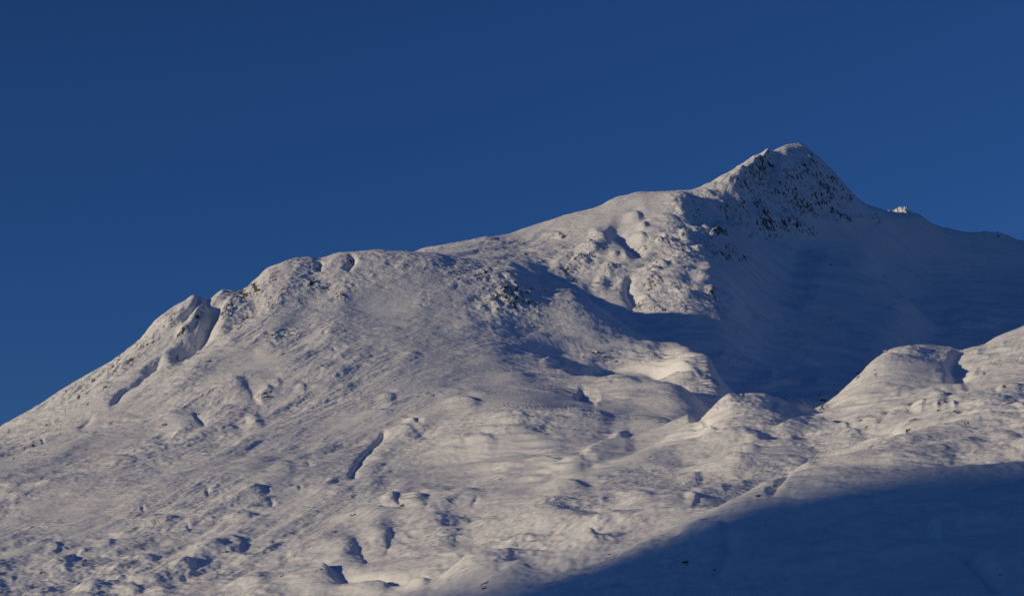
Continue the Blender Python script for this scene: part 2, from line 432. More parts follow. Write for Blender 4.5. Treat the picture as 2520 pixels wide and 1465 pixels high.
# --- middle ground: gullies, ledges and round lumps
ridge(P(7, 445,265, 390,330, 300,430, 235,510, 165,590), -10.5, 4, 12, p=1.2, taper=.12)
ridge(P(7, 540,490, 460,600, 330,720), -5, 8, 14)
bump(P(7, 1330,560), 60, 18, 6)
ridge(P(7, 1830,455, 2000,400, 2200,290), 10, 40, 8)
ridge(P(7, 600,290, 700,320, 800,350), -8, 6, 8)
ridge(P(7, 640,225, 720,240), -9, 6, 6)
ridge(P(7, 1110,710, 1080,760, 1050,800), -9, 5, 6, taper=.1)
ridge(P(7, 960,930, 965,1000, 940,1060, 920,1140), -9, 14, 34, p=1.2)
bump(P(7, 800,960), 60, 50, 13)
bump(P(7, 370,1010), 38, 46, 8)
ridge(P(7, 470,960, 495,1040, 450,1130, 420,1210), -9.9, 6, 14, p=1.2)
ridge(P(7, 110,1030, 200,1090, 285,1170, 315,1250, 240,1320), -9.9, 10, 26, p=1.2)
bump(P(7, 130,1180), 50, 40, 10)
bump(P(7, 600,800), 34, 16, 11)
bump(P(7, 560,1130), 60, 24, 6)
ridge(P(7, 500,720, 530,790, 560,840), -7, 5, 5)
ridge(P(7, 0,880, 250,880, 500,850, 650,860), 7, 18, 6)
ridge(P(7, 0,1345, 200,1345, 400,1350, 700,1375), -12, 12, 8)
bump(P(7, 300,1420), 50, 18, 10)
bump(P(7, 640,1400), 40, 14, 9)
ridge(P(7, 740,1360, 900,1290, 1100,1230, 1250,1170, 1400,1100, 1600,1070, 1850,1060), 6, 22, 6)
ridge(P(7, 1870,1060, 2000,1090), -9, 8, 6)
bump(P(7, 1850,1110), 46, 16, 8)
bump(P(7, 1480,90), 90, 30, 8)
ridge(P(7, 1800,0, 1880,50, 1980,80), -16, 10, 14)
bump(P(7, 2150,30), 60, 22, 12)

bump([(2448,574)], 34, 8, 14, tw=.5)
bump([(2425,572)], 10, 6, 7, tw=.5)
FS = 0.5
# --- the whaleback domes on the right and what lies between them
ridge(P(5, 620,680, 740,745, 870,800, 1000,812), -13, 7, 16)
ridge(P(5, 700,680, 800,700, 880,730, 960,770), 8, 10, 6)
ridge(P(5, 930,740, 1060,765, 1150,705, 1230,690), -12, 7, 9)
bump(P(5, 480,658), 5, 3, 4)
bump(P(5, 380,700), 24, 18, 7)
ridge(P(5, 1940,345, 2030,430, 2010,520, 1970,605), -34, 13, 48)
ridge(P(5, 2200,440, 2100,530, 1990,605), 10, 10, 30)
ridge(P(5, 1960,350, 2050,345, 2150,320, 2230,330), 8, 12, 5)
bump(P(5, 2190,360), 20, 7, -6)
ridge(P(5, 1480,600, 1740,622, 1900,610, 2040,628), -7, 4, 6)
ridge(P(5, 1600,660, 1680,665), -5, 4, 5)
bump(P(5, 1760,620), 10, 5, 5)
bump(P(5, 1900,720), 42, 16, 12)
bump(P(5, 1780,780), 40, 12, 7)
ridge(P(5, 1940,690, 1985,730, 1930,765), -10, 6, 12)
ridge(P(5, 2200,480, 2250,520), 6, 14, 8)
ridge(P(5, 2310,670, 2400,640, 2519,640), 6, 20, 6)
ridge(P(5, 1880,770, 2060,785), -7, 4, 8)
bump(P(5, 1890,800), 6, 5, 5)
bump(P(5, 2010,800), 5, 5, 5)
ridge(P(5, 1240,910, 1330,850, 1480,860, 1500,880), 9, 14, 6)
bump(P(5, 1500,965), 44, 12, -13)
ridge(P(5, 650,910, 850,875, 1050,860, 1190,905, 1400,985), 12, 36, 8)
ridge(P(5, 1060,850, 1190,900), -6, 3, 8)
ridge(P(5, 940,1010, 1060,1060, 1120,1110), -4, 5, 6)
ridge(P(5, 0,1150, 400,1110, 800,1115, 1100,1122), 9, 26, 7)
ridge(P(5, 900,1130, 1010,1145, 1100,1130), -9, 6, 5)
bump(P(5, 420,1080), 36, 10, 7)
bump(P(5, 840,950), 16, 6, 6)
ridge(P(5, 100,875, 300,888, 500,875, 680,892), -9, 4, 6)
ridge(P(5, 880,1210, 810,1290, 730,1380, 640,1430), -15, 8, 8)
ridge(P(5, 360,1320, 500,1290, 690,1250, 840,1225), 7, 18, 6)
ridge(P(5, 0,1370, 80,1395, 200,1410), -9, 8, 6)
ridge(P(5, 100,1360, 250,1330, 400,1330), 6, 12, 5)
ridge(P(5, 1400,1200, 1700,1080, 2000,1000, 2300,960), 5, 24, 24)
ridge(P(5, 2370,1015, 2450,1040, 2519,1050), -8, 4, 6)
bump(P(8, 1850,1000), 20, 34, -26)
bump(P(8, 1930,960), 24, 30, 14)
bump(P(8, 1580,1275), 14, 8, -4)
ridge(P(8, 2000,1130, 2150,1250, 2300,1400, 2400,1465), -22, 20, 20)
ridge(P(8, 900,1090, 1400,1100, 1900,1150, 2300,1180), 9, 30, 14)
ridge(P(8, 700,1300, 1100,1250, 1500,1260), 9, 30, 14)
ridge(P(8, 2000,880, 2200,840, 2400,860), 10, 26, 12)
ridge(P(8, 400,960, 390,1040, 330,1200, 230,1350), -14, 14, 24)
ridge(P(8, 0,1020, 200,980, 400,960), 8, 26, 10)

# --- low whalebacks and drifts, each throwing its shadow to the right
for k_, h_, wf_, wb_, *p_ in [
    (7,6,24,7, 1430,390,1560,345,1700,335,1780,370), (7,9,22,6, 1000,372,1130,355,1250,385), (7,14,26,7, 1350,490,1600,500,1850,545,1960,575),
    (7,10,22,5, 650,692,1000,680,1190,668), (7,13,36,6, 1450,645,1750,650,1960,662), (7,10,20,5, 380,765,470,738,530,725), (7,11,18,5, 545,735,650,722,750,735),
    (7,10,20,6, 430,290,560,270,650,300), (7,9,14,5, 540,218,600,210,660,228), (7,7,30,7, -200,1290,-50,1290,60,1320), (7,9,16,5, 300,1392,400,1372,475,1388),
    (7,9,18,5, 560,1385,680,1372,765,1390), (7,9,18,5, 1800,1075,1920,1058,1990,1078), (7,9,22,5, 1200,1150,1400,1110,1600,1075), (7,8,26,5, 2050,700,2200,680,2420,690),
    (7,9,26,6, 100,880,300,860,520,850), (7,10,30,6, 1700,200,1900,190,2100,260), (7,10,26,6, 1150,230,1350,200,1500,240), (7,9,24,6, 850,90,1000,60,1150,90),
    (5,14,34,7, 650,910,850,875,1050,862,1190,905), (5,11,26,6, 0,1152,400,1115,800,1115,1010,1130), (5,8,14,4, 400,892,550,880,680,892), (5,7,14,4, 100,880,200,872,320,885),
    (5,7,16,4, 1500,602,1650,605,1750,622), (5,11,18,5, 1820,700,1920,688,1975,725), (5,9,16,5, 1690,790,1770,760,1820,775), (5,7,16,4, 1400,822,1550,806,1730,822),
    (5,8,16,4, 1850,785,1950,770,2060,782), (5,7,20,5, 1750,620,1850,612,2040,628), (5,8,26,5, 2250,900,2400,880,2519,890), (5,7,30,5, 1700,990,2000,950,2250,930),
    (5,8,30,5, 1500,1130,1800,1050,2100,1010), (5,9,18,5, 0,1215,120,1205,210,1215), (5,9,18,5, 60,1370,130,1385,180,1410), (5,8,18,5, 700,1235,800,1225,860,1240),
    (5,8,20,5, 400,1010,520,985,640,1010), (5,7,22,5, 350,1090,450,1065,520,1075),
    (2,9,20,5, 1300,1290,1450,1235,1700,1215,2000,1200,2190,1285), (2,8,16,5, 1250,1345,1600,1312,1900,1330,2140,1385), (2,8,10,4, 1600,1250,1800,1235,2120,1262),
    (2,9,12,4, 1000,1345,1080,1322,1140,1330), (2,6,20,5, 1480,1455,1600,1430,1760,1440), (2,9,18,5, 600,1450,800,1420,1000,1430),
    (6,9,16,5, 640,1085,760,1055,850,1070), (6,7,14,4, 1580,1105,1690,1092,1790,1105), (6,8,14,4, 1000,1185,1080,1165,1130,1178), (6,9,16,5, 1220,1270,1340,1243,1430,1250),
    (6,9,18,5, 820,1410,920,1388,1030,1392), (6,10,22,6, 2150,1330,2300,1310,2470,1350), (6,9,22,6, 1550,1390,1750,1355,1850,1370), (6,7,20,5, 150,1390,300,1350,420,1360),
    (6,7,24,5, 950,930,1150,890,1300,910), (6,7,24,5, 1500,930,1750,880,1950,900), (6,8,24,5, 1900,560,2050,510,2150,520), (6,7,20,5, 300,1130,380,1095,450,1100),
    (6,8,22,6, 1500,270,1620,240,1750,260), (6,7,24,5, 700,480,850,455,1000,470), (6,7,30,5, 1700,720,1850,690,1950,740), (6,7,26,5, 300,1250,450,1180,560,1190),
    (4,4,28,6, 330,1165,450,1128,545,1155), (4,8,16,5, 640,1165,720,1130,780,1145), (4,7,14,5, 850,1200,920,1165,960,1170), (4,9,18,5, 1430,1262,1530,1232,1610,1238),
    (4,7,18,5, 1850,1200,2000,1180,2100,1200), (4,7,24,5, 700,970,900,930,1050,940), (4,6,20,4, 1550,950,1700,930,1800,950), (4,8,20,5, 1250,1400,1400,1350,1600,1340),
    (4,8,24,5, 1900,1280,2050,1250,2200,1270), (4,7,22,5, 200,1340,350,1310,470,1330), (4,7,26,5, 1000,1100,1150,1040,1300,1050), (4,6,20,4, 1300,760,1500,740,1700,750),
    ]:
    whale(P(k_, *p_), h_, wf_, wb_)

for h_, wf_, wb_, *p_ in [
    (22,15,5, 1640,430,1720,410,1790,430), (18,14,5, 1690,520,1740,500,1785,530), (16,12,5, 1820,470,1850,455,1905,465), (24,18,6, 1980,440,2060,400,2130,425),
    (26,18,6, 2190,470,2270,400,2375,385), (22,16,6, 2060,560,2160,520,2245,545), (22,16,6, 1780,660,1870,620,1965,645), (24,18,6, 1700,745,1800,690,1900,725),
    (20,16,5, 1940,900,2050,870,2150,900), (24,16,6, 1180,680,1280,620,1390,645), (20,16,5, 1260,560,1350,500,1405,520), (20,18,5, 1600,300,1700,262,1765,280),
    (16,12,4, 1690,358,1750,335,1795,348), (14,12,4, 1000,430,1080,400,1200,415), (20,14,5, 2250,620,2300,560,2370,575), (18,14,5, 2180,860,2250,840,2300,880),
    (16,12,5, 1440,700,1500,660,1560,690), (18,14,5, 1380,780,1440,750,1510,770), (20,22,6, 2050,690,2200,740,2330,830)]:
    whale(P(2, *p_), h_, wf_, wb_, tw=1.3)

# --- where rock shows through the snow
for k_, x_, y_, a_, b_, s_, *r_ in [
    (2,800,880,60,42,1.0), (2,760,740,30,12,.7), (2,640,690,34,16,.7,30), (2,560,740,20,24,.6,50), (2,880,860,14,20,.9), (2,700,900,60,70,.45),
    (2,730,625,30,8,.6), (2,985,980,8,22,.8), (2,500,700,60,40,.35,40), (2,170,910,18,20,.5), (2,470,930,14,8,.7), (2,800,1000,40,40,.4),
    (2,1180,425,22,8,.8), (2,1440,465,18,8,.9), (2,1380,510,34,10,.7), (2,1300,620,40,14,.8), (2,1190,680,18,9,1.0), (2,1250,730,12,7,.9), (2,1020,600,30,12,.5),
    (2,870,610,20,8,.6), (2,1400,770,26,8,.7), (2,1510,690,12,12,.9), (2,1340,650,40,22,.55), (2,1570,820,10,10,.8), (2,1040,815,12,6,.8), (2,1500,1445,10,4,.5),
    (2,1830,470,30,16,.65), (2,1750,520,18,16,.65), (2,1850,560,16,6,.7), (2,2300,400,22,18,1.1), (2,2200,480,22,16,.8), (2,2340,560,30,20,.7), (2,2130,540,30,16,.6),
    (2,2230,350,60,20,.45), (2,2000,440,60,20,.4), (2,1830,700,22,20,.8), (2,1820,800,24,40,.7), (2,1760,690,20,10,.6), (2,1940,630,24,8,.6), (2,2050,680,16,14,.5),
    (2,1720,940,14,8,.9), (2,1900,990,60,12,.6), (2,2250,890,24,12,.7), (2,2060,990,14,14,.6), (2,2310,980,14,10,.6), (2,2480,600,14,8,.7), (2,1650,760,8,14,.7),
    (2,1410,1280,13,6,1.2), (2,1470,1315,9,4,1.1), (2,1555,1350,7,4,1.1), (2,1410,1225,7,4,.8), (2,1330,1300,12,6,.6), (2,1250,380,30,10,.3), (2,560,580,40,12,.3),
    (3,1760,490,14,26,1.1,30), (3,1720,540,20,14,1.0,40), (3,1640,660,24,18,.9,45), (3,1830,440,14,20,.9,40), (3,1960,350,16,16,.8), (3,1850,500,16,16,.9,45), (3,1950,410,20,24,.7),
    (3,1960,600,50,20,.6,35), (3,2240,430,24,18,.75), (3,2360,465,14,12,1.0), (3,2100,450,50,40,.45), (3,1800,680,50,16,.5,35), (3,2120,250,30,8,.5), (3,2200,300,50,14,.45),
    (3,1420,690,10,14,.6,30), (3,1240,710,26,10,.6,40), (3,1320,800,20,5,.7,35), (3,1460,610,12,12,.6), (3,1060,880,36,9,.8,30), (3,980,850,26,18,.7,40), (3,1200,660,40,16,.55,35),
    (3,830,1030,30,20,.85,30), (3,950,1000,12,8,.8), (3,680,1110,10,5,.7), (3,580,1310,12,7,1.0), (3,640,1300,13,9,1.0), (3,560,1245,9,6,.9), (3,760,1180,20,10,.6,20),
    (3,600,1170,70,22,.45,35), (3,400,1420,30,10,.5), (3,330,1450,16,6,.8), (3,480,1330,20,8,.6), (3,1440,905,16,9,.9), (3,1310,930,20,10,.6), (3,1500,980,9,6,.9),
    (3,1250,600,40,20,.5,40), (3,2100,780,26,10,.7), (3,1990,820,26,9,.8), (3,2030,930,12,5,1.1), (3,1240,1310,20,6,.9), (3,1430,1350,10,12,1.1), (3,1920,1240,16,5,1.2,10), (3,1860,1250,16,4,1.0,30),
    (3,1190,1435,22,6,.9), (3,700,560,30,16,.3), (4,940,300,40,24,.5), (4,1100,460,16,12,1.0), (4,960,430,16,12,.8), (4,1240,440,26,30,.5), (4,1190,540,20,14,.6), (4,1500,530,12,14,.5),
    (4,1270,250,10,9,.9), (4,1590,650,9,4,.9), (4,1800,550,14,9,.6), (4,1760,1238,9,6,1.2), (4,1930,1228,9,5,1.0), (4,1870,1220,30,6,.5),
    (6,410,265,9,7,1.1), (6,430,295,9,6,1.0), (6,180,412,16,5,1.1,20), (6,240,385,7,5,1.1), (6,100,490,14,5,1.0,40), (6,325,452,7,4,1.1,35), (6,620,412,6,3,.9), (6,1250,225,12,4,.8),
    (6,1165,400,7,4,.7), (6,510,500,20,6,.5), (6,30,470,14,8,.7), (6,1960,20,12,6,.9),
    (6,600,1215,7,5,1.1), (6,290,1305,3,6,.9), (6,1620,1150,8,3,1.2), (6,1425,1170,5,5,.9), (6,1950,1080,6,3,1.0), (6,2300,1275,12,3,1.1), (6,2150,1285,16,4,.6), (6,2035,1322,6,5,1.1),
    (7,560,820,8,7,1.0), (7,205,885,11,4,1.2), (7,680,35,9,7,1.1), (7,850,30,10,7,.8), (7,1505,1070,10,3,1.0), (7,1650,1070,8,3,.6), (7,1380,1110,3,5,1.0), (7,2050,1168,8,2.5,1.1),
    (7,1140,1410,12,4,.9), (7,170,1060,5,4,.8), (7,2400,215,9,3,.9), (7,1850,452,9,3,.9), (7,2340,520,9,7,.7), (7,1300,1170,16,4,.45), (7,2200,945,18,5,.45), (7,960,1280,20,4,.4,15),
    (5,1520,378,10,5,1.2), (5,1475,385,4,4,1.0), (5,1322,530,5,10,1.0,-20), (5,1442,500,6,3,1.0), (5,1390,460,4,4,.7), (5,290,765,9,6,1.0), (5,245,775,5,5,.8), (5,1070,725,10,6,1.3), (5,1040,702,7,3,1.1),
    (5,2370,665,9,8,1.0), (5,2465,655,6,6,.8), (5,1665,803,9,4,1.1), (5,1330,870,7,6,1.0), (5,1465,880,5,4,1.0), (5,1375,915,8,4,1.1), (5,1680,940,9,7,1.1), (5,1900,795,8,6,1.0), (5,2015,800,5,6,1.0),
    (5,2085,870,10,4,.7), (5,480,1073,7,3,1.0), (5,242,1388,5,4,1.2), (5,600,1415,8,6,1.0), (5,720,1350,8,12,.8), (5,125,1380,4,4,.8), (5,425,853,4,3,.9), (5,2390,255,10,5,.7), (5,2490,305,6,6,.6), (5,2255,540,5,4,.8), (5,800,718,7,3,.8),
    (8,75,1228,18,6,1.1), (8,15,1190,6,5,.7), (8,205,815,8,3,.8),
    (1,880,155,26,10,1.1), (1,950,160,12,8,1.0), (1,820,190,9,12,1.0), (1,960,300,34,34,.75), (1,1010,380,24,8,.85), (1,1130,390,16,18,.75,-40), (1,1080,470,26,26,.95), (1,1110,520,16,12,.9),
    (1,1000,230,24,16,.6), (1,700,280,12,12,.75), (1,620,330,20,34,.5,-20), (1,560,370,18,24,.4), (1,430,440,24,14,.5), (1,330,350,40,10,.4), (1,800,340,18,16,.6,-30), (1,860,480,30,24,.7,-40), (1,900,560,26,18,.9,-40),
    (1,970,605,16,8,1.1), (1,1030,630,9,10,1.2), (1,790,570,16,16,.75), (1,380,540,26,20,.8), (1,470,600,40,34,.55), (1,590,560,20,18,1.1), (1,640,650,18,22,1.1), (1,680,730,26,22,.95), (1,760,740,24,20,.9),
    (1,840,690,18,10,1.1), (1,900,740,22,12,.9), (1,970,780,16,8,1.0), (1,690,800,16,9,1.0), (1,1180,640,22,8,1.3,-15), (1,1230,670,16,6,1.3), (1,1150,605,12,8,1.1), (1,1330,660,9,5,.8), (1,1440,640,12,10,.8), (1,1470,685,8,6,1.0),
    (1,1260,520,16,12,.7), (1,1200,470,30,30,.5,-40), (1,160,560,10,24,.7), (1,290,620,9,14,.8), (1,310,650,10,6,.9), (1,500,960,10,6,.8), (1,380,930,16,10,.9), (1,1120,1005,3,2,1.2), (1,1505,1090,2.5,3,1.2), (1,650,440,60,50,.4),
    (1,1770,680,8,4,.8), (1,2320,795,14,5,1.0), (1,2400,1180,20,7,.7), (1,2480,1250,9,9,.6), (1,830,915,5,3,.8), (1,2100,1060,4,4,.5), (1,1260,1070,4,3,.6),
    ]:
    s1_ = 1.0
    s_ = s_ * (0.55 if k_ == 1 else 0.98 if k_ == 3 else 0.9)
    tw_ = 1.5 if k_ in (1,) or (k_ == 2 and y_ < 600 and x_ > 1000) else 1.0
    paint(ROCK, P(k_, x_, y_), a_ , b_ , s_, (r_[0] if r_ else 0), tw=tw_)
    if a_ * b_ > 170: paint(ROCKD, P(k_, x_, y_), a_ , b_ , s_, (r_[0] if r_ else 0), tw=tw_)

RUG = np.clip(0.6 * ROCKD, 0, 1)                  # rugged ground, whether or not rock shows
for k_, x_, y_, a_, b_, s_, r_ in [(1,700,420,110,90,.9,-30), (1,1050,420,90,110,.9,-30), (1,700,700,90,60,.9,0), (1,330,420,90,30,.6,20), (2,2150,480,110,60,1.1,0), (2,2050,200,60,40,.8,20), (2,1900,850,100,70,.75,0),
        (2,1350,560,90,50,.7,10), (2,1250,700,60,30,.8,0), (2,1550,720,60,40,.7,0), (2,700,800,110,90,.65,20), (2,400,680,80,50,.5,30), (0,2450,576,50,12,1.0,0), (0,2240,530,60,12,.7,0), (3,1900,420,90,60,.75,35), (3,1750,620,80,40,.7,45),
        (4,950,400,110,60,.6,10), (3,1250,620,90,30,.7,42), (3,900,950,110,34,.65,35), (3,600,1200,110,34,.6,32), (6,250,400,80,40,.5,30), (2,900,520,120,30,.4,10), (4,1300,350,90,60,.45,0), (2,1700,1290,90,24,.5,0)]:
    paint(RUG, P(k_, x_, y_), a_, b_, s_, r_, tw=1.6)

# ------------------------------------------------------------------ snow relief: real lumps, drifts and ledges
wx = fbm(XG, YG, 420, 2, seed=40) * 60; wy = fbm(XG, YG, 420, 2, seed=45) * 60
def turned(deg):
    c_, s_ = math.cos(math.radians(deg)), math.sin(math.radians(deg))
    return XG * c_ + YG * s_, -XG * s_ + YG * c_
LEFT = 1 - sstep(700, 1500, UG + 0.6 * (VB - 1100))      # strike of the ledges: diagonal on the left, nearly level on the right
Xr, Yr = turned(14)
Xd, Yd = turned(56)
def billow(wl, ax, seed):
    a1, b1, a2, b2 = (Xr + wx) / (wl * ax), (Yr + wy) / wl, (Xd + wx) / (wl * ax), (Yd + wy) / wl
    n1 = perlin(a1, b1, seed)
    n2 = perlin(a2, b2, seed + 100)
    if wl > 40:      # leeward (right-hand) sides steeper than windward ones
        n1 = perlin(a1 - 0.42 * np.abs(n1), b1 - 0.1 * np.abs(n1), seed)
        n2 = perlin(a2 - 0.30 * np.abs(n2), b2 + 0.30 * np.abs(n2), seed + 100)
    return (np.sqrt(n1 * n1 + 0.004) - 0.28) * (1 - LEFT) + (np.sqrt(n2 * n2 + 0.004) - 0.28) * LEFT
PATCH = 0.30 + 0.95 * sstep(-0.35, 0.45, fbm(XG, YG, 330, 2, seed=130)) + 0.35 * (1 - sstep(3.5, 5, TG))      # wind-scoured and smooth areas
big = perlin((XG + wx) / 520, (YG + wy) / 520, 3)
relief = 8 * big
relief = relief + (14 + 13 * (1 - LEFT)) * billow(230, 1.6, 5) * (0.6 + 0.5 * perlin(XG / 900, YG / 900, 8))
relief = relief + (7 + 6 * (1 - LEFT)) * billow(115, 1.8, 6) * (0.7 + 0.5 * PATCH)
relief = relief + (2.6 + 1.8 * (1 - LEFT)) * billow(56, 2.4, 9) * PATCH
relief = relief + (1.4 + 0.5 * (1 - LEFT)) * billow(27, 2.6, 10) * PATCH
relief = relief + 0.7 * billow(14, 2.2, 16) * PATCH + 0.5 * perlin(Xr / 7, Yr / 4.5, 15) * PATCH
def crag(wl, seed):
    return 0.35 - np.abs(perlin((Xr + 0.3 * wx) / wl, (Yr + 0.3 * wy) / (wl * 0.75), seed))
rug = RUG * (9.0 * crag(66, 201) + 6.5 * crag(33, 202) + 4.2 * crag(17, 203) + 2.2 * crag(9, 204))
relief = relief + rug
# small wind-cut ledges: crisp low steps that wander across the slope
def ledge(wl, ax, seed, k):
    n1 = perlin((Xr + wx) / (wl * ax), (Yr + wy) / wl, seed) + 0.25 * perlin(Xr / (wl * .3), Yr / (wl * .3), seed + 1)
    n2 = perlin((Xd + wx) / (wl * ax), (Yd + wy) / wl, seed + 50) + 0.25 * perlin(Xd / (wl * .3), Yd / (wl * .3), seed + 51)
    return np.tanh(k * n1) * (1 - LEFT) + np.tanh(k * n2) * LEFT
relief = relief + PATCH * (1.5 * ledge(170, 2.2, 221, 10) + 1.1 * ledge(80, 2.2, 223, 8) + 0.8 * ledge(38, 2.2, 225, 6))
# wrinkles of wind crust: thin sharp crests drawn out along the strike
def wrinkle(wl, ax, seed, turn=0.0):
    q1 = perlin((Xr + 0.4 * wx) / (wl * ax), (Yr + 0.4 * wy) / wl, seed)
    q2 = perlin((Xd + 0.4 * wx) / (wl * ax), (Yd + 0.4 * wy) / wl, seed + 40)
    return (0.3 - np.abs(q1)) * (1 - LEFT) + (0.3 - np.abs(q2)) * LEFT
PATCH2 = 0.35 + 1.0 * sstep(-0.4, 0.4, fbm(XG, YG, 210, 3, seed=140))
relief = relief * (1 - 0.22 * LEFT) + 10.5 * LEFT * wrinkle(170, 5.0, 236) + 4.0 * wrinkle(90, 4.5, 237)
relief = relief + PATCH2 * (3.4 * wrinkle(58, 4.0, 231) + 2.1 * wrinkle(27, 3.2, 232) + 1.3 * wrinkle(13, 2.6, 233) + 0.7 * wrinkle(6.5, 2.0, 234))
# keep the traced sky lines: relief fades close to crest lines 8 and 12
crest = np.exp(-((TG - 8) / 0.10) ** 2) * (UG < 1300) + np.exp(-((TG - 12) / 0.12) ** 2)
near = sstep(0, 1.0, TG)
for u_, v_, a_, b_, s_ in [(690,700,70,55,.75), (1080,900,230,80,.6), (1000,760,220,90,.55), (300,1250,300,70,.45), (900,1250,200,60,.3), (1500,560,120,40,.3), (1340,985,170,35,.85), (1320,945,170,45,.5), (700,1150,260,60,.4), (1250,1230,200,40,.35), (2300,1060,200,40,.4), (2200,700,500,120,.4)]:
    paint(CALM, (u_, v_), a_, b_, s_, tw=1.6)
relief *= (1 - CALM) * (1 - 0.8 * np.clip(crest, 0, 1))
rough = fbm(XG, YG, 22, 4, 0.62, seed=60)
rough2 = np.abs(perlin(Xr / 34, Yr / 20, 66))
relief = relief + ROCKD * (4.5 * rough + 6.0 * (0.35 - rough2)) * (1 - 0.6 * np.clip(crest, 0, 1))
HT = ZG + DZ + relief
# bedrock benches: faint level steps that the snow has not quite filled
TERR = np.full_like(ZG, 0.16)
for k_, x_, y_, a_, b_, s_, r_ in [(2,1700,1300,150,45,.75,0), (2,1300,1380,90,30,.6,0), (7,1500,450,260,110,.5,0), (5,1500,800,260,90,.5,0), (5,500,1050,260,110,.5,0), (7,500,700,220,60,.4,0), (6,1200,1250,300,90,.35,0),
        (2,1900,850,100,70,.5,0), (2,1350,560,120,60,.5,10), (2,2150,480,110,60,.6,0), (3,1900,600,130,120,.35,35), (5,1600,450,110,60,.35,0), (5,2300,500,120,120,.4,0)]:
    paint(TERR, P(k_, x_, y_), a_, b_, s_, r_, tw=1.6)
for per_, am_, sd_ in ((19.0, 0.85, 301), (8.5, 0.8, 305)):
    ph_ = 2 * np.pi * (HT + 14 * perlin(XG / 170, YG / 170, sd_) + 3.5 * perlin(XG / 38, YG / 38, sd_ + 1)) / per_
    w_ = TERR * sstep(-0.3, 0.35, fbm(XG, YG, 150, 2, seed=sd_ + 2))
    HT = HT + w_ * am_ * per_ / (2 * np.pi) * np.sin(ph_)
# settle each crest on its traced line
def settle(k, lo, hi, sel, wdt, jag):
    ln_ = lines[KT.index(k)][0]
    v_t = pchip([p[0] for p in ln_], [p[1] for p in ln_], U)
    rows = np.nonzero((T > lo) & (T < hi))[0]
    for it in range(3):
        Vn = VH - HT[rows] * F / YG[rows]
        i_ = Vn.argmin(0); dv = Vn.min(0) - v_t
        yc = YG[rows][i_, np.arange(NU)] / F
        bw_ = 14 if k == 12 else 45
        broad = gsm(dv, bw_) * sel
        fine = (gsm(dv, 6) - gsm(dv, bw_)) * sel * (0.8 if it == 0 else 0.0)
        HT[:] = HT + np.exp(-((TG - k) / wdt) ** 2) * (broad * yc)[None, :] + np.exp(-((TG - k) / (wdt * 0.55)) ** 2) * (fine * yc)[None, :]
    HT[:] = HT + np.exp(-((TG - k) / 0.16) ** 2) * jag * (perlin(XG / 34, YG / 34, 211 + k) + 0.6 * perlin(XG / 12, YG / 12, 215 + k)) * sel[None, :]
settle(8, 7.65, 8.3, 1 - sstep(1600, 1700, U), 0.22, 1.6)
settle(12, 11.2, 12.4, sstep(990, 1030, U), 0.45, 2.2)
settle(6, 5.4, 6.5, sstep(1690, 1730, U) * (1 - sstep(2700, 2800, U)), 0.40, 0.5)
ZF = HT + CZ

if os.environ.get('DUMP'):
    np.savez('/tmp/g.npz', X=XG, Y=YG, Z=ZF, T=TG, S=S)
    raise SystemExit(0)
